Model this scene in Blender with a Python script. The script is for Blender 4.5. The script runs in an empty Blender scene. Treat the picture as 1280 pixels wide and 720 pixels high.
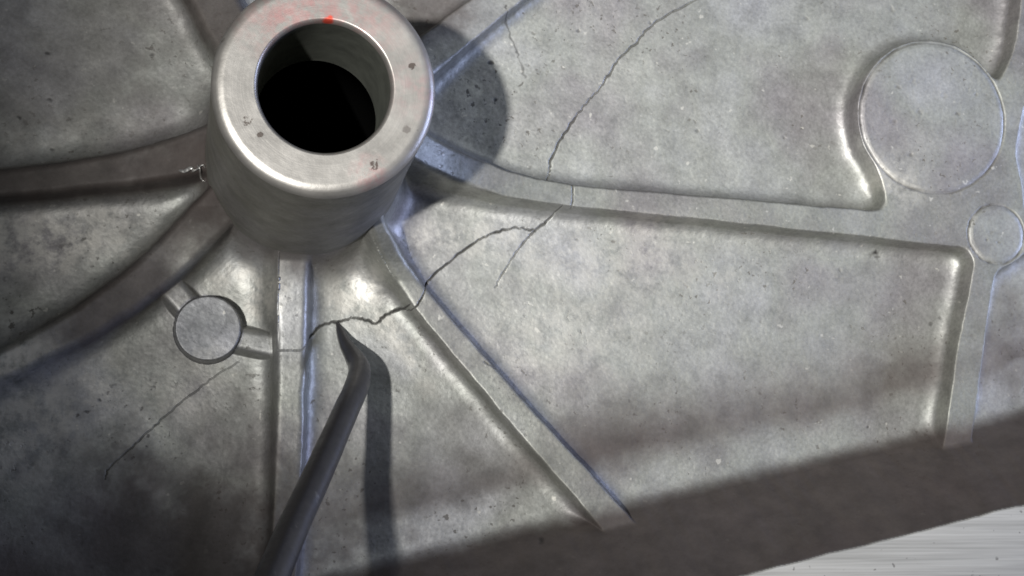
import bpy, math, random
import numpy as np
from mathutils import Matrix, Vector, noise as mnoise

random.seed(4)
np.random.seed(4)
S = bpy.context.scene
MM = 0.001

# ------------------------------------------------------------------ camera
F = 2000.0                       # focal length in photo pixels (1280 wide)
NAD = (270.0, 593.0)             # where the casting's normal through the lens falls in the photo
D = 270.0                        # lens height over the pocket floor, mm
n = np.array([NAD[0] - 640, NAD[1] - 360, F]); n /= np.linalg.norm(n)      # world -Z in (right, down, forward)
Zc = -n
Xc = np.array([1.0, 0, 0]); Xc -= Xc.dot(n) * n; Xc /= np.linalg.norm(Xc)
# handedness: the (right, down, forward) frame is right handed
Yc = np.cross(Zc, Xc)
R = np.stack([Xc, Yc, Zc])       # camera vector -> world vector


def unproj(px, py, z=0.0):
    d = R @ np.array([(px - 640) / F, (py - 360) / F, 1.0])
    t = (z - D) / d[2]
    return d[0] * t, d[1] * t


def U(pts, z=0.0):
    return np.array([unproj(p[0], p[1], p[2] if len(p) > 2 and z is None else z) for p in pts])


def pxmm(z, px=600, py=300):     # mm per photo pixel round a point at height z
    a = unproj(px, py, z); b = unproj(px + 1, py, z); c = unproj(px, py + 1, z)
    return math.sqrt(math.hypot(a[0] - b[0], a[1] - b[1]) * math.hypot(a[0] - c[0], a[1] - c[1]))


cam_d = bpy.data.cameras.new('camera')
cam = bpy.data.objects.new('camera', cam_d)
S.collection.objects.link(cam)
cam_d.sensor_fit = 'HORIZONTAL'
cam_d.sensor_width = 36.0
cam_d.lens = 36.0 * F / 1280.0
cam_d.clip_start = 0.005
cam_d.clip_end = 20.0
right = R @ np.array([1.0, 0, 0]); up = R @ np.array([0, -1.0, 0]); back = R @ np.array([0, 0, -1.0])
cam.matrix_world = Matrix(((right[0], up[0], back[0], 0), (right[1], up[1], back[1], 0),
                           (right[2], up[2], back[2], D * MM), (0, 0, 0, 1)))
S.camera = cam

# ------------------------------------------------------------------ world and lamps
W = bpy.data.worlds.new('World'); S.world = W; W.use_nodes = True
bg = W.node_tree.nodes['Background']
bg.inputs[0].default_value = (0.74, 0.76, 0.90, 1)
bg.inputs[1].default_value = 0.03


def area(name, loc, target, sx, sy, power, col):
    l = bpy.data.lights.new(name, 'AREA'); l.shape = 'RECTANGLE'
    l.size = sx * MM; l.size_y = sy * MM; l.energy = power; l.color = col
    o = bpy.data.objects.new(name, l); S.collection.objects.link(o)
    o.location = Vector(loc) * MM
    o.rotation_euler = (Vector(target) - Vector(loc)).to_track_quat('-Z', 'Y').to_euler()
    return o


def spot(name, target, direction, dist, cone, power, radius, col, blend=1.0):
    l = bpy.data.lights.new(name, 'SPOT'); l.spot_size = math.radians(cone); l.spot_blend = blend
    l.energy = power; l.shadow_soft_size = radius * MM; l.color = col
    o = bpy.data.objects.new(name, l); S.collection.objects.link(o)
    v = Vector(direction).normalized()
    o.location = (Vector(target) + v * dist) * MM
    o.rotation_euler = v.to_track_quat('Z', 'Y').to_euler()
    return o


# workshop lamp over the left shoulder (the shadows), ceiling panel up-right, bluish daylight from the right
LAMP = np.array((-295.0, -112.0, 930.0)); AIM = np.array((112.0, 93.0, 0.0))
spot('work_lamp', AIM, LAMP - AIM, float(np.linalg.norm(LAMP - AIM)), 17.4, 57.0, 12, (1.0, 0.985, 0.95))
area('ceiling_panel', (330, 380, 760), (80, 50, 0), 420, 360, 0.75, (0.93, 0.98, 1.0))
area('window_light', (560, 60, 110), (50, 40, 0), 260, 150, 1.7, (0.52, 0.62, 1.0))

S.view_settings.view_transform = 'Standard'
S.view_settings.look = 'None'
S.view_settings.exposure = 0.0
S.view_settings.gamma = 1.0
S.cycles.use_denoising = True
S.cycles.filter_width = 1.7
S.cycles.max_bounces = 8


# ------------------------------------------------------------------ materials
class NT:
    def __init__(s, name):
        s.m = bpy.data.materials.new(name); s.m.use_nodes = True
        s.t = s.m.node_tree; s.n = s.t.nodes; s.l = s.t.links
        s.b = s.n['Principled BSDF']
        s.co = s.n.new('ShaderNodeTexCoord').outputs['Object']

    def link(s, a, b): s.l.new(a, b)

    def noise(s, scale, detail=4, rough=0.55, vec=None, dist=0.0):
        q = s.n.new('ShaderNodeTexNoise'); q.inputs['Scale'].default_value = scale
        q.inputs['Detail'].default_value = detail; q.inputs['Roughness'].default_value = rough
        q.inputs['Distortion'].default_value = dist
        s.link(vec or s.co, q.inputs['Vector']); return q.outputs['Fac']

    def ramp(s, fac, stops):
        q = s.n.new('ShaderNodeValToRGB'); e = q.color_ramp.elements
        while len(e) < len(stops): e.new(0.5)
        for i, (p, c) in enumerate(stops):
            e[i].position = p; e[i].color = (c, c, c, 1) if isinstance(c, (int, float)) else (*c, 1)
        s.link(fac, q.inputs[0]); return q.outputs[0]

    def mix(s, fac, a, b, mode='MIX'):
        q = s.n.new('ShaderNodeMix'); q.data_type = 'RGBA'; q.blend_type = mode
        for sock, v in ((q.inputs[0], fac), (q.inputs[6], a), (q.inputs[7], b)):
            if hasattr(v, 'is_output'): s.link(v, sock)
            elif isinstance(v, (int, float)): sock.default_value = v if sock == q.inputs[0] else (v, v, v, 1)
            else: sock.default_value = (*v, 1)
        return q.outputs[2]

    def math(s, op, a, b=0.0, clamp=False):
        q = s.n.new('ShaderNodeMath'); q.operation = op; q.use_clamp = clamp
        for sock, v in ((q.inputs[0], a), (q.inputs[1], b)):
            if hasattr(v, 'is_output'): s.link(v, sock)
            else: sock.default_value = v
        return q.outputs[0]

    def attr(s, name):
        q = s.n.new('ShaderNodeAttribute'); q.attribute_name = name; return q.outputs['Fac']

    def mapped(s, scale=(1, 1, 1), rot=(0, 0, 0), loc=(0, 0, 0)):
        q = s.n.new('ShaderNodeMapping'); q.inputs['Scale'].default_value = scale
        q.inputs['Rotation'].default_value = rot; q.inputs['Location'].default_value = loc
        s.link(s.co, q.inputs[0]); return q.outputs[0]

    def blob(s, x, y, z, r):                       # soft round patch round a point (mm)
        q = s.n.new('ShaderNodeVectorMath'); q.operation = 'DISTANCE'
        s.link(s.co, q.inputs[0]); q.inputs[1].default_value = (x * MM, y * MM, z * MM)
        mr = s.n.new('ShaderNodeMapRange'); mr.inputs['From Min'].default_value = r * MM
        mr.inputs['From Max'].default_value = 0.0
        s.link(q.outputs['Value'], mr.inputs['Value']); return mr.outputs[0]

    def bump(s, h, dist, strength=1.0, prev=None):
        q = s.n.new('ShaderNodeBump'); q.inputs['Distance'].default_value = dist * MM
        q.inputs['Strength'].default_value = strength
        s.link(h, q.inputs['Height'])
        if prev: s.link(prev, q.inputs['Normal'])
        return q.outputs[0]

    def out(s, col=None, rough=None, metal=None, normal=None, spec=None):
        for k, v in (('Base Color', col), ('Roughness', rough), ('Metallic', metal), ('Normal', normal)):
            if v is None: continue
            if hasattr(v, 'is_output'): s.link(v, s.b.inputs[k])
            elif isinstance(v, (int, float)): s.b.inputs[k].default_value = v
            else: s.b.inputs[k].default_value = (*v, 1)
        return s.m


def cast_material(name, bright=1.0, warm=0.0, grime=1.0):
    t = NT(name)
    big = t.noise(38, 3, 0.5)
    mid = t.noise(230, 5, 0.62)
    fine = t.noise(1700, 3, 0.65)
    base = t.ramp(big, [(0.34, (0.35 * bright, 0.335 * bright, (0.34 - warm) * bright)),
                        (0.50, (0.415 * bright, 0.422 * bright, (0.395 - warm) * bright)),
                        (0.66, (0.46 * bright, 0.462 * bright, (0.47 - warm) * bright))])
    mott = t.ramp(mid, [(0.28, 0.75), (0.50, 0.98), (0.70, 1.18)])
    c = t.mix(1.0, base, mott, 'MULTIPLY')
    c = t.mix(0.55, c, t.mix(1.0, c, t.ramp(fine, [(0.3, 0.70), (0.7, 1.28)]), 'MULTIPLY'))
    # clusters of dark casting pits and grime specks
    clus = t.ramp(t.noise(70, 3, 0.6), [(0.46, 0.0), (0.60, 1.0)])
    sp = t.ramp(t.noise(950, 3, 0.55), [(0.628, 0.0), (0.672, 1.0)])
    spk = t.math('MULTIPLY', sp, t.math('ADD', t.math('MULTIPLY', clus, 0.95), 0.05), True)
    c = t.mix(t.math('MULTIPLY', spk, 0.75 * grime), c, (0.07, 0.062, 0.05))
    # pale dust / aluminium flecks
    fl = t.ramp(t.noise(620, 2, 0.5, t.mapped(loc=(0.37, 0.11, 0.2))), [(0.715, 0.0), (0.76, 1.0)])
    c = t.mix(t.math('MULTIPLY', fl, 0.55), c, (0.74, 0.72, 0.66))
    bl = t.math('MULTIPLY', t.attr('bloom_light'), t.ramp(t.noise(330, 5, 0.7), [(0.40, 0.0), (0.56, 1.0)]), True)
    c = t.mix(bl, c, (0.66, 0.64, 0.59))
    st = t.attr('shade_stain')
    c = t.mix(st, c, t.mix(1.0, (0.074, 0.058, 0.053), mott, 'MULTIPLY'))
    d = t.attr('dirt')
    c = t.mix(d, c, (0.018, 0.016, 0.014))
    rough = t.math('ADD', t.ramp(mid, [(0.3, 0.57), (0.7, 0.47)]), t.math('MULTIPLY', d, 0.4), True)
    rough = t.math('ADD', rough, t.math('MULTIPLY', st, 0.12), True)
    metal = t.math('SUBTRACT', 0.68, t.math('MULTIPLY', t.math('MAXIMUM', t.math('MAXIMUM', d, spk), st), 0.6), True)
    nb = t.bump(t.noise(210, 3, 0.5), 0.14, 0.25)
    nb = t.bump(t.noise(1500, 3, 0.65), 0.06, 0.7, nb)
    nb = t.bump(t.math('MULTIPLY', spk, -1.0), 0.05, 0.4, nb)
    return t.out(c, rough, metal, nb)


M_CAST = cast_material('cast_aluminium', 0.90)
M_RIB = cast_material('cast_aluminium_rib', 0.80, 0.01, 0.6)


def machined_flange_material(angle):
    t = NT('machined_flange_metal')
    v = t.mapped(scale=(45, 2400, 45), rot=(0, 0, -angle))
    v2 = t.mapped(scale=(22, 700, 22), rot=(0, 0, -angle))
    a = t.noise(1.0, 3, 0.6, v); b = t.noise(1.0, 4, 0.6, v2)
    c = t.mix(0.5, t.ramp(a, [(0.28, (0.36, 0.355, 0.33)), (0.6, (0.66, 0.65, 0.61))]),
              t.ramp(b, [(0.33, (0.40, 0.395, 0.375)), (0.6, (0.66, 0.65, 0.62))]))
    sp = t.ramp(t.noise(700, 2, 0.5), [(0.70, 0.0), (0.74, 1.0)])
    c = t.mix(t.math('MULTIPLY', sp, 0.6), c, (0.12, 0.11, 0.10))
    nb = t.bump(a, 0.03, 0.7); nb = t.bump(b, 0.05, 0.6, nb)
    return t.out(c, 0.52, 0.55, nb)


# ------------------------------------------------------------------ helpers
def empty(name, label, cat, loc=(0, 0, 0)):
    o = bpy.data.objects.new(name, None); S.collection.objects.link(o)
    o.empty_display_size = 0.01; o.location = loc
    o['label'] = label; o['category'] = cat
    return o


def mesh_obj(name, V, faces, mat, parent=None, normals=None, smooth=True, dirt=None, shade_stain=None, bloom_light=None):
    me = bpy.data.meshes.new(name)
    V = np.asarray(V, dtype=np.float32)
    faces = np.asarray(faces, dtype=np.int32)
    k = faces.shape[1]
    me.vertices.add(len(V)); me.vertices.foreach_set('co', V.ravel())
    me.loops.add(faces.size); me.loops.foreach_set('vertex_index', faces.ravel())
    me.polygons.add(len(faces))
    me.polygons.foreach_set('loop_start', np.arange(0, faces.size, k, dtype=np.int32))
    me.update(calc_edges=True)
    me.polygons.foreach_set('use_smooth', np.full(len(faces), smooth))
    if dirt is not None:
        at = me.attributes.new('dirt', 'FLOAT', 'POINT'); at.data.foreach_set('value', np.asarray(dirt, np.float32))
    if bloom_light is not None:
        at = me.attributes.new('bloom_light', 'FLOAT', 'POINT'); at.data.foreach_set('value', np.asarray(bloom_light, np.float32))
    if shade_stain is not None:
        at = me.attributes.new('shade_stain', 'FLOAT', 'POINT'); at.data.foreach_set('value', np.asarray(shade_stain, np.float32))
    if normals is not None:
        me.normals_split_custom_set_from_vertices(np.asarray(normals, np.float32))
    me.materials.append(mat)
    o = bpy.data.objects.new(name, me); S.collection.objects.link(o)
    if parent: o.parent = parent
    return o


def seg_sdf(X, Y, pts, rad):
    """distance to a polyline whose half width runs through rad (mm); negative inside"""
    best = np.full(X.shape, 1e9)
    for i in range(len(pts) - 1):
        a, b = pts[i], pts[i + 1]
        vx, vy = b[0] - a[0], b[1] - a[1]
        L2 = vx * vx + vy * vy + 1e-12
        t = np.clip(((X - a[0]) * vx + (Y - a[1]) * vy) / L2, 0, 1)
        d = np.hypot(X - a[0] - t * vx, Y - a[1] - t * vy) - (rad[i] + (rad[i + 1] - rad[i]) * t)
        np.minimum(best, d, out=best)
    return best


def smin(a, b, k):
    h = np.clip(0.5 + 0.5 * (b - a) / k, 0, 1)
    return b + (a - b) * h - k * h * (1 - h)


def smax(a, b, k): return -smin(-a, -b, k)


def curve(pts, per=8):
    """Catmull-Rom through the points"""
    P = [np.array(p, float) for p in pts]
    P = [2 * P[0] - P[1]] + P + [2 * P[-1] - P[-2]]
    out = []
    for i in range(1, len(P) - 2):
        for j in range(per):
            t = j / per
            out.append(0.5 * ((2 * P[i]) + (P[i + 1] - P[i - 1]) * t + (2 * P[i - 1] - 5 * P[i] + 4 * P[i + 1] - P[i + 2]) * t * t
                              + (-P[i - 1] + 3 * P[i] - 3 * P[i + 1] + P[i + 2]) * t ** 3))
    out.append(P[-2]); return np.array(out)


def vnoise(X, Y, cell, seed):
    """smooth lattice noise, -1..1"""
    rs = np.random.RandomState(seed); G = rs.uniform(-1, 1, (256, 256))
    gx, gy = X / cell + 91.3, Y / cell + 57.7
    ix, iy = np.floor(gx).astype(int), np.floor(gy).astype(int)
    fx, fy = gx - ix, gy - iy
    fx = fx * fx * (3 - 2 * fx); fy = fy * fy * (3 - 2 * fy)
    g = lambda a, b: G[a & 255, b & 255]
    return (g(ix, iy) * (1 - fx) + g(ix + 1, iy) * fx) * (1 - fy) + (g(ix, iy + 1) * (1 - fx) + g(ix + 1, iy + 1) * fx) * fy


# ------------------------------------------------------------------ the casting: one height field, cut into its parts
T = 5.2                                           # rib height
BC = unproj(378, 208, 0)                          # boss axis
H = 57.0
best = None
for hh in np.arange(30, 90, 0.5):                 # height at which the axis passes the photo's rim centre
    q = unproj(406, 108, hh); e = math.hypot(q[0] - BC[0], q[1] - BC[1])
    if best is None or e < best[0]: best = (e, hh, q)
H = best[1]
RB = 139 * pxmm(H, 406, 108)                                # boss outer radius

# grid: fine where the photo looks, coarser round it
corners = U([(0, 0), (1280, 0), (0, 720), (1280, 720)], 0)
x0, x1 = corners[:, 0].min() - 2, corners[:, 0].max() + 2
y0, y1 = corners[:, 1].min() - 2, corners[:, 1].max() + 2
stp = 0.150


def axis(a, b, ext):
    core = np.arange(a, b, stp)
    g = np.cumsum(np.geomspace(stp, 3.5, 80)); g = g[g < ext]
    return np.concatenate([a - g[::-1], core, core[-1] + g])


xs, ys = axis(x0, x1, 85), axis(y0, y1, 70)
X, Y = np.meshgrid(xs, ys)
P1 = pxmm(T)


def rib(name, pts, hw, per=6):
    c = curve([(*unproj(p[0], p[1], T), w * pxmm(T, *p)) for p, w in zip(pts, hw)], per)
    return name, c[:, :2], c[:, 2]


RIBS = [
    rib('right', [(470, 170), (520, 195), (575, 215), (640, 234), (715, 245), (900, 262), (1100, 281), (1215, 290)],
        [24, 22, 19, 16, 14, 15, 17, 20]),
    rib('upper_right', [(480, 115), (540, 65), (615, 5), (700, -62), (800, -140), (1090, -420)], [26, 23, 20, 20, 20, 20]),
    rib('lower_right', [(440, 250), (472, 300), (525, 373), (640, 507), (742, 622), (790, 676)], [12, 12, 13, 15.5, 17.5, 18.5]),
    rib('down', [(367, 250), (366, 330), (364, 440), (361, 560), (357, 660), (352, 760)], [21, 19, 18, 17, 17, 17]),
    rib('lower_left', [(330, 215), (262, 275), (205, 330), (130, 386), (60, 427), (0, 457), (-120, 505), (-520, 660)], [26, 25, 23, 21, 19, 18, 18, 18]),
    rib('left', [(330, 175), (240, 197), (140, 214), (0, 229), (-150, 240), (-520, 262)], [34, 27, 20, 17, 17, 17]),
    rib('upper_left', [(340, 120), (290, 45), (262, -10), (220, -90), (110, -420)], [26, 27, 26, 26, 26]),
    rib('far_right', [(1240, 300), (1229, 345), (1214, 430), (1203, 510), (1190, 600)], [18, 15, 17, 18, 18]),
    rib('edge', [(1246, 293), (1255, 210), (1262, 130), (1287, 70), (1300, 0), (1315, -100), (1340, -420)], [20, 13, 20, 22, 23, 23, 23]),
    rib('edge_low', [(1246, 293), (1300, 290), (1450, 280), (1750, 262)], [20, 20, 20, 20]),
]
PADS = [('large', (1166, 147), 95), ('small', (1245, 293), 39)]

ds = {}
for nm, c, r in RIBS: ds[nm] = seg_sdf(X, Y, c, r)
for nm, c, r in PADS:
    q = unproj(*c, T); ds['pad_' + nm] = np.hypot(X - q[0], Y - q[1]) - r * pxmm(T, *c)
# web between pads and ribs
web = U([(1140, 238), (1240, 240)], T)
ds['web'] = seg_sdf(X, Y, web, [36 * P1, 42 * P1])
dall = None
for n_, k_ in ds.items(): dall = k_ if dall is None else smin(dall, k_, 4.5 if n_ == 'web' else 2.3)
dall = dall + 0.10 * vnoise(X, Y, 3.0, 1) + 0.05 * vnoise(X, Y, 1.1, 2)


def wall_profile(Tz, draft, r1, r2):
    """(d, z) from the flat top down a drafted wall with rounded shoulder and foot"""
    a = math.radians(90 - draft); pts = []
    for i in range(9):
        f = a * i / 8; pts.append((r1 * math.sin(f) - r1 * math.tan(a / 2), Tz - r1 * (1 - math.cos(f))))
    dfoot = Tz / math.tan(a)
    for i in range(13):
        f = a * (1 - i / 12); pts.append((dfoot + r2 * math.tan(a / 2) - r2 * math.sin(f), r2 * (1 - math.cos(f))))
    return np.array(pts)


pr = wall_profile(T, 8, 0.4, 2.9)               # crisp ribs on the right
pr2 = wall_profile(T, 12, 1.2, 3.8)               # rounder, softer ones round the boss and to the left
hr = np.interp(dall, pr[:, 0], pr[:, 1]) / T
hr2 = np.interp(dall, pr2[:, 0], pr2[:, 1]) / T
soft = np.clip((BC[0] + 22 - X) / 26, 0, 1) * np.clip((Y + 12) / 30, 0, 1)
soft = np.maximum(soft, np.clip(1 - (np.hypot(X - BC[0], Y - BC[1]) - RB - 6) / 14, 0, 1))
soft = soft * soft * (3 - 2 * soft)
hr = hr + (hr2 - hr) * soft
pr3 = wall_profile(T, 8, 0.4, 7.0)               # two pocket corners are scooped out like a bowl
hr3 = np.interp(dall, pr3[:, 0], pr3[:, 1]) / T
for px, py, r_ in ((318, 362, 9.0), (440, 350, 6.0)):
    q = unproj(px, py, 0); k_ = np.clip(1.3 - np.hypot(X - q[0], Y - q[1]) / r_, 0, 1); k_ = k_ * k_ * (3 - 2 * k_)
    hr = hr + (np.maximum(hr3, hr) - hr) * k_
rB = np.hypot(X - BC[0], Y - BC[1])
dB = rB - RB
Tf = T + (2.6 + 4.4 * np.clip((Y - BC[1] + 17) / 8, 0, 1)) * np.exp(-np.clip(dB, 0, None) / 9.0)
Tf = Tf + 4.5 * np.exp(-np.clip(dB, 0, None) / 13.0) * np.clip((Y - BC[1] + 20) / 7, 0, 1) * np.clip((BC[1] + 10 - Y) / 6, 0, 1) * np.clip((X - BC[0] - 4) / 6, 0, 1)
h = hr * Tf
# foot of the boss flaring into the floor
h = smax(h, 15.0 * np.exp(-np.clip(dB, -0.6, None) / 1.9), 3.2)
# the low round pad with its two stubs
pc = unproj(260, 410, 4.4); pp = wall_profile(4.4, 4, 0.25, 0.6)
dpad = np.hypot(X - pc[0], Y - pc[1]) - 41 * pxmm(4.4, 260, 410)
hpad = np.interp(dpad, pp[:, 0], pp[:, 1])
st = U([(246, 396), (188, 330)], 2.2); st2 = U([(285, 421), (366, 437)], 2.2)
ps = wall_profile(3.2, 16, 1.2, 1.2)
dst1 = seg_sdf(X, Y, st, [14 * P1, 15 * P1]); dst2 = seg_sdf(X, Y, st2, [12 * P1, 14 * P1])
h = smax(h, np.interp(np.minimum(dst1, dst2), ps[:, 0], ps[:, 1]), 0.6)
h = smax(h, hpad, 0.3)
# side wall rising to the machined flange
HF = 20.0
f0, f1 = U([(760, 609), (1280, 489)], 0)
g0, g1 = U([(930, 720), (1280, 632)], HF)
dirw = np.array(g1) - np.array(g0); dirw /= np.linalg.norm(dirw)
nrm = np.array([dirw[1], -dirw[0]])               # towards the flange
if nrm[1] > 0: nrm = -nrm
sF = (X - g0[0]) * nrm[0] + (Y - g0[1]) * nrm[1]  # 0 at the flange's inner edge, negative over the pocket
along = X * dirw[0] + Y * dirw[1]
sF = sF + 0.18 * vnoise(along, sF * 0.2, 5.0, 7) + 0.07 * vnoise(along, sF * 0.2, 1.3, 8)
foot = (f0[0] - g0[0]) * nrm[0] + (f0[1] - g0[1]) * nrm[1], (f1[0] - g0[0]) * nrm[0] + (f1[1] - g0[1]) * nrm[1]
Wd = -0.5 * (foot[0] + foot[1])                   # width of the slope in plan
ang = math.radians(60)
r4 = 6.0
wp = []
for i in range(17):
    f = ang * (i / 16); wp.append((-Wd - 0.4 + r4 * math.sin(f), r4 * (1 - math.cos(f))))
lastd, lastz = wp[-1]
wp.append((-0.35, HF - 0.5)); wp.append((-0.1, HF - 0.12)); wp.append((0.12, HF)); wp.append((200, HF))
wp = np.array(wp); wp = np.vstack([[-500, 0], wp])
hw = np.interp(sF, wp[:, 0], wp[:, 1])
h = np.where(sF > -0.6, hw, smax(h, hw, 0.8))
# castings are never flat: low waves in floor, ribs and wall, none on the machined face
cast = np.clip(-sF / 1.0, 0, 1)
h = h + cast * (0.22 * vnoise(X, Y, 17, 3) + 0.05 * vnoise(X, Y, 5.5, 4) + 0.018 * vnoise(X, Y, 1.6, 5) + 0.010 * vnoise(X, Y, 0.5, 6))

# ---- marks cut into the surface: rings round the ejector pads, cracks, scratches, pits
dirt = np.zeros_like(h)


def groove(d, half, depth, dark, mask=1.0):
    global h, dirt
    p = np.clip(1 - np.abs(d) / half, 0, 1)
    p = p * p * (3 - 2 * p) * mask
    h = h - depth * p
    dirt = np.maximum(dirt, dark * p)


for nm, c, r in PADS:
    q = unproj(*c, T); rr = np.hypot(X - q[0], Y - q[1]); a = np.arctan2(Y - q[1], X - q[0])
    rp = (r - 3) * pxmm(T, *c)
    groove(rr - rp - 0.08 * vnoise(a * 9, rr * 0, 1.0, 11), 0.34, 0.26, 0.90, 0.65 + 0.45 * vnoise(a * 6 + 3, rr * 0, 1.0, 12))
    h = h + 0.14 * np.clip((rp - 0.15 - rr) / 0.7, 0, 1)


def crack(pts, z=0.0, half=0.20, depth=0.55, dark=0.95, fade=(1, 1), jag=0.16, seed=1):
    """pts: photo pixels; half width mm; runs jagged"""
    P = U([p[:2] for p in pts], None) if False else np.array([unproj(p[0], p[1], p[2] if len(p) > 2 else z) for p in pts])
    Pc = curve(P, 6); rs = np.random.RandomState(seed)
    Pc[1:-1] += rs.uniform(-jag, jag, Pc[1:-1].shape)
    pad = 2.0
    ix0, ix1 = np.searchsorted(xs, [Pc[:, 0].min() - pad, Pc[:, 0].max() + pad])
    iy0, iy1 = np.searchsorted(ys, [Pc[:, 1].min() - pad, Pc[:, 1].max() + pad])
    sl = (slice(iy0, iy1), slice(ix0, ix1)); xx, yy = X[sl], Y[sl]
    bd = np.full(xx.shape, 1e9); bt = np.zeros(xx.shape); N = len(Pc) - 1
    for i in range(N):
        a, b = Pc[i], Pc[i + 1]; v = b - a; L2 = v @ v + 1e-12
        t = np.clip(((xx - a[0]) * v[0] + (yy - a[1]) * v[1]) / L2, 0, 1)
        d = np.hypot(xx - a[0] - t * v[0], yy - a[1] - t * v[1]); m = d < bd
        bd[m] = d[m]; bt[m] = ((i + t) / N)[m]
    w = half * (0.85 + 0.55 * vnoise(xx, yy, 1.1, seed + 20) + 0.35 * vnoise(xx, yy, 3.0, seed + 40))
    st_ = fade[0] + (fade[1] - fade[0]) * bt
    p = np.clip(1 - bd / np.maximum(w * (0.5 + 0.5 * st_), 0.09), 0, 1) ** 0.8
    h[sl] -= depth * p * st_
    dirt[sl] = np.maximum(dirt[sl], np.clip(dark * p ** 0.5 * 1.25 * st_, 0, 0.97))


crack([(905, -22), (872, 0), (835, 19), (810, 36), (795, 54), (775, 72), (760, 94), (745, 116), (733, 129), (722, 143), (708, 163), (696, 182), (688, 200), (686, 216), (686, 223, 3)],
      half=0.18, seed=1, fade=(0.6, 1), dark=0.72)
crack([(714, 229, 5), (715, 244, 5), (713, 260, 5)], half=0.12, seed=2, jag=0.04, dark=0.8)
crack([(694, 264), (682, 278), (668, 289), (655, 302), (641, 321), (629, 340), (618, 360)], half=0.20, seed=3, fade=(1, 0.3), dark=0.75)
crack([(668, 289), (655, 287), (640, 286), (620, 291), (600, 299), (580, 312), (556, 332), (536, 350), (530, 358)], half=0.19, seed=4, dark=0.8)
crack([(533, 352), (531, 362, 5), (526, 374, 5), (517, 386, 5), (507, 386, 3)], half=0.13, seed=5, jag=0.05)
crack([(508, 384), (492, 390), (480, 396), (470, 405), (455, 400), (440, 398), (424, 403), (410, 404), (396, 412), (386, 424)], half=0.19, seed=6, dark=0.8)
crack([(386, 424), (378, 437, 5), (362, 438, 5), (347, 438, 5)], half=0.10, depth=0.2, dark=0.45, seed=7, jag=0.05)
crack([(300, 452), (275, 466), (250, 486), (215, 513), (190, 536), (165, 559), (142, 580), (134, 588), (132, 599)],
      half=0.15, depth=0.3, seed=8, fade=(0.35, 0.75), dark=0.6)
crack([(626, 18), (632, 34), (638, 52), (645, 68), (650, 82), (656, 98)], half=0.32, depth=0.015, dark=0.62, seed=9, jag=0.3, fade=(1, 0.7))
crack([(600, 455), (612, 462)], half=0.3, depth=0.2, dark=0.5, seed=30)
# single dents and pits seen in the photo (px, py, z, radius px, darkness)
for px, py, z, r, dk in [(1092, 318, 0, 7.5, .95), (613, 80, 0, 3.5, .8), (618, 126, 0, 2.5, .7), (722, 40, 0, 2.5, .5), (1112, 13, 0, 4, .4), (1006, 24, 0, 3, .4),
                         (1140, 103, T, 6, .35), (1121, 109, T, 4, .5), (1150, 140, T, 5, .4), (1180, 120, T, 4, .4), (1196, 142, T, 3.5, .6), (1117, 152, T, 3.5, .4),
                         (1138, 193, T, 4, .5), (1220, 118, T, 2.5, .5), (1237, 290, T, 3, .6), (1232, 300, T, 2, .5), (1247, 303, T, 2, .5), (680, 677, 6, 4, .8),
                         (63, 126, 0, 3, .6), (190, 70, 0, 3.5, .5), (60, 68, 0, 3, .6), (25, 148, 0, 3, .6), (330, 395, 0, 0.5, 0), (125, 500, 0, 2.5, .6),
                         (993, 550, 0, 2, .8), (1083, 534, 0, 2.2, .8), (66, 188, 0, 2.4, .6), (812, 30, 0, 2.4, .4), (870, 165, 0, 2.6, .5), (832, 164, 0, 2.2, .5),
                         (978, 173, 0, 2.2, .5), (718, 300, 0, 2.5, .5), (1045, 350, 0, 5, .35), (1160, 405, 0, 4, .55), (1172, 398, 0, 3, .5), (1046, 338, 0, 3, .45)]:
    q = unproj(px, py, z); rr = np.hypot(X - q[0], (Y - q[1]) * 1.25) / (r * P1)
    rr = rr + 0.6 * vnoise(X, Y, 0.45, int(px)); p = np.clip(1.25 - rr, 0, 1)
    h -= 0.07 * p; dirt = np.maximum(dirt, dk * p)

# ---- brown tint: shade painted on side wall, its foot and the pockets; stain round the boss foot; browner left ribs
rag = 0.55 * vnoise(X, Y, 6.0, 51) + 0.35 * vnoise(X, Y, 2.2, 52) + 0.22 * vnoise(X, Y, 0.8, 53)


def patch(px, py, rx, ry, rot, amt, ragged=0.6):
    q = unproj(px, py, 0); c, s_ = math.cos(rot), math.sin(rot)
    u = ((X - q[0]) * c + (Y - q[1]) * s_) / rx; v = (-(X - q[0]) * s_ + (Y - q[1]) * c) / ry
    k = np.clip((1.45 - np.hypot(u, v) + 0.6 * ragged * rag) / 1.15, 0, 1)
    return amt * k * k * (3 - 2 * k)


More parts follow.
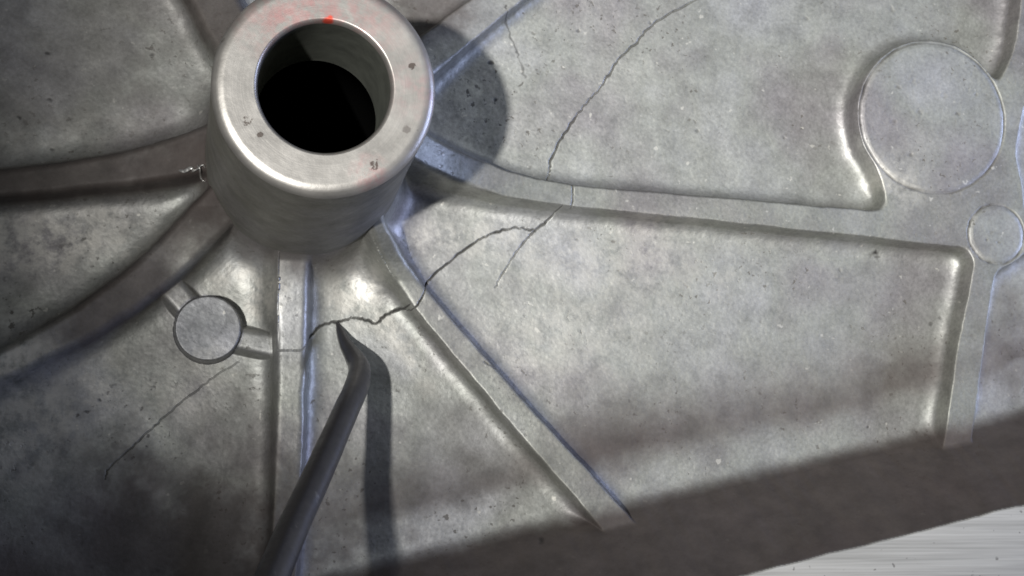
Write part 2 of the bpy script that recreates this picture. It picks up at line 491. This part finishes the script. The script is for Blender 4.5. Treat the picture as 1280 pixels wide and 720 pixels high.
wallk = np.clip((sF + Wd - 0.9 + 0.8 * rag) / 4.0, 0, 1); wallk = wallk * wallk * (3 - 2 * wallk)
shade_stain = 0.93 * wallk * np.clip(-sF / 0.35, 0, 1)  # wall colour darkened for the dark surroundings it mirrors
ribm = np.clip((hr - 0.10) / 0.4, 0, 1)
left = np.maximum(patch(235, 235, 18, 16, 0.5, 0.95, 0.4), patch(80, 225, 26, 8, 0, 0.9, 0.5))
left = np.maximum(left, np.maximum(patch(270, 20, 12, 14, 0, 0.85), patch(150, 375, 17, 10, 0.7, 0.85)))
shade_stain = np.maximum(shade_stain, left * ribm)  # left ribs tinted browner in patches
shade_stain = np.maximum(shade_stain, 0.7 * np.clip(1.3 - dB / 4.0 + 0.5 * rag, 0, 1) * np.clip((BC[0] + 14 - X) / 8, 0, 1))
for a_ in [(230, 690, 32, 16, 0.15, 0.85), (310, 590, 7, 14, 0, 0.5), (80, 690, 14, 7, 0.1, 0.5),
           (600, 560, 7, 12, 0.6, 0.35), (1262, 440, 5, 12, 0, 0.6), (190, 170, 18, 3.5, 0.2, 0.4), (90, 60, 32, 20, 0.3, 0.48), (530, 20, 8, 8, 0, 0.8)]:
    shade_stain = np.maximum(shade_stain, patch(*a_, 0.75))  # shade painted on lower pockets and the sliver by the boss; rest browner
band = np.exp(-((sF + Wd + 6.0 + 1.5 * rag) / np.where(sF + Wd + 6.0 < 0, 8.5, 3.4)) ** 2)      # soft shade painted along the foot of the wall
shade_stain = np.maximum(shade_stain, band * np.clip(0.82 + 0.18 * vnoise(X, Y, 14, 61) + 0.10 * rag, 0, 0.92) * (1 - ribm * 0.6))
shade_stain = np.clip(shade_stain, 0, 1)
# pale oxide bloom, plus light painted on the scooped corners and far left floor
bloom_light = np.zeros_like(h)
for a_ in [(25, 545, 9, 12, 0.4, 0.75), (90, 500, 12, 6, 0.6, 0.35), (70, 300, 16, 5.5, 0.1, 0.7), (322, 375, 3.5, 6, 0.5, 0.75), (300, 345, 5, 3, 0.3, 0.6), (440, 372, 5, 5, 0, 0.75), (500, 430, 9, 2.5, -0.9, 0.6),
           (560, 300, 12, 4, 0, 0.5), (760, 330, 22, 8, 0, 0.4), (700, 420, 16, 8, 0, 0.35), (90, 165, 18, 5, 0.1, 0.35), (1105, 235, 4, 6, 0.4, 0.5), (240, 490, 9, 6, 0.5, 0.3), (30, 447, 12, 4, 0.5, 0.9)]:
    bloom_light = np.maximum(bloom_light, patch(*a_, 0.9))
bloom_light = bloom_light * (1 - shade_stain) * np.clip(-sF, 0, 1)

# ---- normals of the whole field, so that the parts shade as one body
gy, gx = np.gradient(h, ys, xs)
NV = np.stack([-gx, -gy, np.ones_like(h)], -1); NV /= np.linalg.norm(NV, axis=-1, keepdims=True)
VV = np.stack([X, Y, h], -1) * MM

# ---- which part a cell belongs to
keys = [k_ for k_ in ds]
stack = np.stack([ds[k_] for k_ in keys])
near = stack.argmin(0)
raised = hr > 0.30
lab = np.full(h.shape, -1, int)                   # -1 = floor, to be split by pocket
lab[raised] = near[raised]
for i, k_ in enumerate(keys):                     # pads own their discs
    if k_.startswith('pad_'): lab[ds[k_] < -0.25] = i
i_web = keys.index('web')
nk = len(keys)
lab[dpad < 0.5] = nk                              # low pad
lab[(np.minimum(dst1, dst2) < 0.3) & (dpad >= 0.5) & ~raised] = nk + 1
lab[(hw > h - 0.4) & (hw > 0.4)] = nk + 2         # side wall
lab[sF > -0.1] = nk + 3                           # flange
lab[(dB < 1.2) & (hr < 0.3)] = nk + 4             # boss foot
# pockets: flood fill from a seed in each
seeds = {'p1': (100, 100), 'p2': (60, 320), 'p3': (150, 500), 'p4': (440, 540), 'p5': (850, 400), 'p6': (850, 120), 'p7': (1268, 430), 'p8': (1290, 215), 'p9': (530, 5), 'p10': (318, 380)}
step = 4
small = (lab[::step, ::step] == -1); sl_lab = np.zeros(small.shape, int)
for i, (k_, p) in enumerate(seeds.items()):
    q = unproj(*p, 0)
    sl_lab[np.abs(ys[::step] - q[1]).argmin(), np.abs(xs[::step] - q[0]).argmin()] = i + 1
for it in range(900):
    m = sl_lab.copy()
    for ax in (0, 1):
        for s_ in (1, -1):
            r_ = np.roll(sl_lab, s_, ax)
            if ax == 0: r_[0 if s_ == 1 else -1] = 0
            else: r_[:, 0 if s_ == 1 else -1] = 0
            m = np.where((m == 0) & small, r_, m)
    if (m == sl_lab).all(): break
    sl_lab = m
for it in range(3):                               # let labels grow over the rims lost by the coarse mask
    for ax in (0, 1):
        for s_ in (1, -1):
            r_ = np.roll(sl_lab, s_, ax); sl_lab = np.where(sl_lab == 0, r_, sl_lab)
full = np.repeat(np.repeat(sl_lab, step, 0), step, 1)[:h.shape[0], :h.shape[1]]
lab = np.where(lab == -1, 100 + full, lab)

ny, nx = h.shape
idx = np.arange(ny * nx).reshape(ny, nx)
quads = np.stack([idx[:-1, :-1], idx[:-1, 1:], idx[1:, 1:], idx[1:, :-1]], -1).reshape(-1, 4)
qlab = lab[:-1, :-1].ravel()
cx = (X[:-1, :-1] + X[1:, 1:]).ravel() / 2; cy = (Y[:-1, :-1] + Y[1:, 1:]).ravel() / 2
keep = np.hypot(cx - BC[0], cy - BC[1]) > RB - 1.6          # the boss stands here
quads, qlab = quads[keep], qlab[keep]
Vf, Nf, Df, Sf, Bf = VV.reshape(-1, 3), NV.reshape(-1, 3), dirt.ravel(), shade_stain.ravel(), bloom_light.ravel()

housing = empty('cast_housing', 'cracked grey cast aluminium housing with hollow round boss, radiating ribs and bright machined flange', 'housing')
M_FLANGE = machined_flange_material(math.atan2(dirw[1], dirw[0]))


def piece(name, sel, mat, label=None, parent=None):
    q = quads[sel]
    if len(q) == 0: return None
    u, inv = np.unique(q, return_inverse=True)
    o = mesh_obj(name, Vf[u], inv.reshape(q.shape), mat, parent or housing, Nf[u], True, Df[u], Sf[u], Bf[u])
    if label: o['label'] = label
    return o


RIB_LABEL = {'right': 'cracked rib running right from the boss to the round pads',
             'lower_right': 'cracked rib running diagonally down to the side wall'}
for i, k_ in enumerate(keys):
    if k_.startswith('pad_'):
        piece('round_pad', qlab == i, M_CAST, 'large round ejector pad' if 'large' in k_ else 'small round ejector pad at the rib joint')
    elif k_ == 'web':
        piece('rib_joint', qlab == i, M_RIB)
    else:
        piece('rib', qlab == i, M_RIB, RIB_LABEL.get(k_))
lp = piece('round_pad', qlab == nk, cast_material('cast_aluminium_pad', 0.74, -0.035, 0.3), 'low round pad beside the lower left rib')
piece('pad_stub', qlab == nk + 1, M_CAST)
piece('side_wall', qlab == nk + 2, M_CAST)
for k_ in np.unique(qlab[qlab == nk + 4]): piece('boss_foot', qlab == k_, M_CAST)
piece('machined_flange', qlab == nk + 3, M_FLANGE)
PANEL_LABEL = {3: 'lower left pocket floor with a thin crack', 4: 'triangular pocket floor with the crack under the pick tip',
               5: 'pocket floor with a forked crack', 6: 'pale pocket floor with a long crack'}
for v in np.unique(qlab[qlab >= 100]):
    piece('pocket_floor', qlab == v, M_CAST, PANEL_LABEL.get(int(v) - 100))

# ------------------------------------------------------------------ boss
def lathe(name, prof, mat, parent, seg=160, wob=0.0, dirt=0.0, stain_amt=0.0):
    """prof: (radius, z) mm; smooth only along gentle corners because every ring is its own vertex row"""
    V, Fq = [], []
    for j, (r, z) in enumerate(prof):
        for i in range(seg):
            a = 2 * math.pi * i / seg
            w = wob * mnoise.noise(Vector((math.cos(a) * 2, math.sin(a) * 2, z * 0.3)))
            V.append(((BC[0] + (r + w) * math.cos(a)) * MM, (BC[1] + (r + w) * math.sin(a)) * MM, z * MM))
    for j in range(len(prof) - 1):
        for i in range(seg):
            k = (i + 1) % seg
            Fq.append((j * seg + i, j * seg + k, (j + 1) * seg + k, (j + 1) * seg + i))
    return mesh_obj(name, V, Fq, mat, parent, None, True, np.full(len(V), dirt), np.full(len(V), stain_amt))


RI = 82.5 * pxmm(H, 406, 108)
wallp = [(RB + 1.2 * (1 - z / (H - 1.2)) ** 1.5 + 0.25 * (1 - z / H), z) for z in np.linspace(0.3, H - 1.2, 26)]
M_BOSS = cast_material('cast_aluminium_boss', 0.80, 0.04, 0.5)
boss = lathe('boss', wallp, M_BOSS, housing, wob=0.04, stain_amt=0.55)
boss['label'] = 'tall hollow round boss with red paint traces on its machined face'


def machined_boss_material():
    t = NT('machined_boss_face')
    mid = t.noise(260, 5, 0.6)
    c = t.mix(1.0, (0.43, 0.412, 0.385), t.ramp(mid, [(0.3, 0.78), (0.68, 1.15)]), 'MULTIPLY')
    sp = t.ramp(t.noise(330, 3, 0.55, t.mapped(loc=(0.05, 0.21, 0))), [(0.70, 0.0), (0.74, 1.0)])
    c = t.mix(t.math('MULTIPLY', sp, 0.55), c, (0.14, 0.12, 0.11))
    wear = t.ramp(t.noise(620, 5, 0.7), [(0.40, 0.0), (0.60, 1.0)])
    # traces of red layout paint
    for px, py, r, amt, col in [(345, 22, 7.0, 0.55, (0.62, 0.22, 0.22)), (400, 8, 7.0, 0.55, (0.62, 0.20, 0.20)), (460, 25, 7.0, 0.45, (0.60, 0.24, 0.24)), (525, 110, 6.0, 0.40, (0.62, 0.30, 0.32)),
                                (462, 216, 3.2, 0.7, (0.60, 0.16, 0.18))]:
        q = unproj(px, py, H)
        c = t.mix(t.math('MULTIPLY', t.math('MULTIPLY', t.blob(q[0], q[1], H, r), wear, True), amt * 0.75, True), c, col)
    for px, py, r in [(410, 28, 1.05), (408, 34, 0.8), (413, 22, 0.6)]:
        q = unproj(px, py, H)
        c = t.mix(t.ramp(t.blob(q[0], q[1], H - 0.3, r), [(0.1, 0.0), (0.45, 1.0)]), c, (0.85, 0.11, 0.07))
    for px, py, r in [(309, 152, 1.1), (325, 168, 0.6), (468, 205, 1.3), (516, 84, 0.9)]:
        q = unproj(px, py, H)
        c = t.mix(t.math('MULTIPLY', t.ramp(t.math('MULTIPLY', t.blob(q[0], q[1], H, r), t.ramp(wear, [(0.0, 0.25), (1.0, 1.25)])), [(0.26, 0.0), (0.36, 1.0)]), 0.85), c, (0.09, 0.07, 0.06))
    dv = t.n.new('ShaderNodeVectorMath'); dv.operation = 'DISTANCE'; t.link(t.co, dv.inputs[0]); dv.inputs[1].default_value = (BC[0] * MM, BC[1] * MM, H * MM)
    cv = t.n.new('ShaderNodeCombineXYZ'); t.link(t.math('MULTIPLY', dv.outputs['Value'], 3200.0), cv.inputs[0])
    ring = t.noise(1.0, 2, 0.6, cv.outputs[0])
    c = t.mix(0.5, c, t.mix(1.0, c, t.ramp(ring, [(0.3, 0.86), (0.7, 1.14)]), 'MULTIPLY'))
    nb = t.bump(mid, 0.10, 0.5); nb = t.bump(t.noise(1300, 2, 0.5), 0.03, 0.5, nb); nb = t.bump(ring, 0.02, 0.5, nb)
    return t.out(c, 0.42, 0.72, nb)


M_FACE = machined_boss_material()
face = lathe('machined_face', [(RB + 0.02, H - 1.25), (RB - 0.02, H - 1.15), (RB - 0.12, H - 0.85), (RB - 0.42, H - 0.42), (RB - 0.95, H - 0.13), (RB - 1.6, H), (RB - 1.8, H),
                               (RI + 0.55, H), (RI + 0.5, H), (RI + 0.28, H - 0.15), (RI + 0.1, H - 0.5), (RI, H - 0.95), (RI, H - 1.05)], M_FACE, boss, wob=0.03)
t = NT('bore_metal')
cb = t.mix(1.0, (0.22, 0.23, 0.20), t.ramp(t.noise(300, 4, 0.6), [(0.3, 0.75), (0.7, 1.2)]), 'MULTIPLY')
M_BORE = t.out(cb, 0.45, 0.7, t.bump(t.noise(700, 3, 0.6), 0.08, 0.6))
lathe('bore', [(RI, H - 1.04), (RI, H - 6), (RI - 0.02, H - 12), (RI - 0.05, H - 20), (RI - 0.1, H - 20.6)], M_BORE, boss)
t = NT('shade_black_cavity')
M_DARK = t.out((0.002, 0.002, 0.002), 1.0, 0.0)  # flat black colour standing in for the shade deep in the bore
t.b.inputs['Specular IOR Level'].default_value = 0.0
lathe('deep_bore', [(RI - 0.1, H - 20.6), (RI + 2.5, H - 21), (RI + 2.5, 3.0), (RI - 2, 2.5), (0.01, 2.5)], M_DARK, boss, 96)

# ------------------------------------------------------------------ the pick
pick = empty('steel_pick', 'dark steel pick with bent pointed tip touching the crack in the triangular pocket', 'pick')
pts = [(422, 404, 0.5, 0.30), (425, 413, 1.6, 0.65), (432, 430, 3.6, 1.12), (442, 446, 6.3, 1.50), (449, 461, 9.5, 1.80), (446, 482, 14.5, 1.95), (433, 512, 21.5, 2.0),
       (414, 555, 29.5, 2.07), (392, 604, 38.0, 2.14), (366, 660, 47.0, 2.20), (336, 730, 58.0, 2.28), (300, 815, 71.0, 2.36), (262, 905, 84.0, 2.4)]
C = curve([(*unproj(p[0], p[1], p[2]), p[2], p[3]) for p in pts], 8)
seg = 28
Vp, Np = [], []
for i in range(len(C)):
    tv = C[min(i + 1, len(C) - 1), :3] - C[max(i - 1, 0), :3]; tv /= np.linalg.norm(tv)
    s1 = np.cross(tv, (0.3, 0.2, 1)); s1 /= np.linalg.norm(s1); s2 = np.cross(tv, s1)
    for j in range(seg):
        a = 2 * math.pi * j / seg
        rr = C[i, 3] * (1 + 0.035 * mnoise.noise(Vector((i * 0.22, math.cos(a), math.sin(a)))))
        off = s1 * math.cos(a) + s2 * math.sin(a)
        Vp.append((C[i, :3] + off * rr) * MM); Np.append(off)
Vp, Np = np.array(Vp), np.array(Np)
t = NT('dark_tool_steel')
v = t.mapped(scale=(1, 1, 1))
nz = t.noise(420, 4, 0.6)
cs = t.mix(1.0, (0.115, 0.112, 0.118), t.ramp(nz, [(0.3, 0.88), (0.7, 1.12)]), 'MULTIPLY')
wr = t.ramp(t.noise(240, 3, 0.6), [(0.66, 0.0), (0.72, 1.0)])
cs = t.mix(t.math('MULTIPLY', wr, 0.5), cs, (0.34, 0.33, 0.32))
for px, py, z, r in [(431, 551, 31, 0.75), (411, 606, 44, 0.7), (458, 470, 11, 0.5)]:
    q = unproj(px, py, z + 1.5)
    cs = t.mix(t.ramp(t.math('MULTIPLY', t.blob(q[0], q[1], z + 1.5, r * 1.6), t.ramp(nz, [(0.3, 0.4), (0.7, 1.4)])), [(0.22, 0.0), (0.32, 0.8)]), cs, (0.45, 0.44, 0.42))
M_STEEL = t.out(cs, t.ramp(nz, [(0.3, 0.42), (0.7, 0.28)]), 0.8, t.bump(t.noise(900, 3, 0.6), 0.05, 0.5))


def tube_part(name, i0, i1, cap0, cap1):
    ids = np.arange(i0 * seg, (i1 + 1) * seg); Vq = [tuple(x) for x in Vp[ids]]; Nq = [tuple(x) for x in Np[ids]]
    fq = []
    m = i1 - i0
    for i in range(m):
        for j in range(seg):
            k = (j + 1) % seg; fq.append((i * seg + j, i * seg + k, (i + 1) * seg + k, (i + 1) * seg + j))
    for on, row, ci, sg in ((cap0, 0, i0, -1), (cap1, m, i1, 1)):
        if not on: continue
        tv = C[min(ci + 1, len(C) - 1), :3] - C[max(ci - 1, 0), :3]; tv /= np.linalg.norm(tv)
        Vq.append(tuple((C[ci, :3] + sg * tv * C[ci, 3] * 0.7) * MM)); Nq.append(tuple(sg * tv)); c_ = len(Vq) - 1
        for j in range(0, seg, 2):
            fq.append((row * seg + j, row * seg + (j + 1) % seg, row * seg + (j + 2) % seg, c_) if sg > 0 else (c_, row * seg + (j + 2) % seg, row * seg + (j + 1) % seg, row * seg + j))
    return mesh_obj(name, Vq, fq, M_STEEL, pick, Nq, True)


tube_part('pointed_tip', 0, 32, True, False)
tube_part('shank', 32, len(C) - 1, False, True)

# ------------------------------------------------------------------ metal shaving caught beside the boss
t = NT('bright_shaving')
M_SHAVE = t.out((0.80, 0.79, 0.76), 0.3, 0.8)
shav = []
Vs, Fs = [], []


def hf(x, y):
    i = int(np.clip(np.searchsorted(xs, x), 1, len(xs) - 1)); j = int(np.clip(np.searchsorted(ys, y), 1, len(ys) - 1))
    return float(h[j, i])


def ribbon(pts_px, wid, lift):
    base = len(Vs)
    P = [unproj(p[0], p[1], 7.0) for p in pts_px]
    P = curve(P, 5)
    for i, p in enumerate(P):
        tv = P[min(i + 1, len(P) - 1)] - P[max(i - 1, 0)]; tv = tv / (np.linalg.norm(tv) + 1e-9)
        s = np.array([-tv[1], tv[0]]) * wid * (0.4 + 0.6 * math.sin(math.pi * (i + 0.5) / len(P)))
        z = hf(*p) + 0.25 + lift * math.sin(math.pi * i / (len(P) - 1))
        for sg, dz in ((-1, 0.0), (0, 0.12), (1, 0.0)):
            Vs.append(((p[0] + sg * s[0]) * MM, (p[1] + sg * s[1]) * MM, (z + dz) * MM))
    for i in range(len(P) - 1):
        for j in range(2):
            a = base + i * 3 + j; Fs.append((a, a + 1, a + 4, a + 3))


ribbon([(224, 216), (231, 218), (239, 215), (243, 219)], 0.28, 0.3)
ribbon([(247, 212), (250, 217), (251, 223), (257, 228)], 0.14, 0.5)
ribbon([(240, 219), (247, 217), (253, 213), (257, 216)], 0.12, 0.4)
sh = mesh_obj('metal_shaving', Vs, Fs, M_SHAVE)
sh['label'] = 'tiny bright curl of metal swarf on the left rib beside the boss'; sh['category'] = 'shaving'
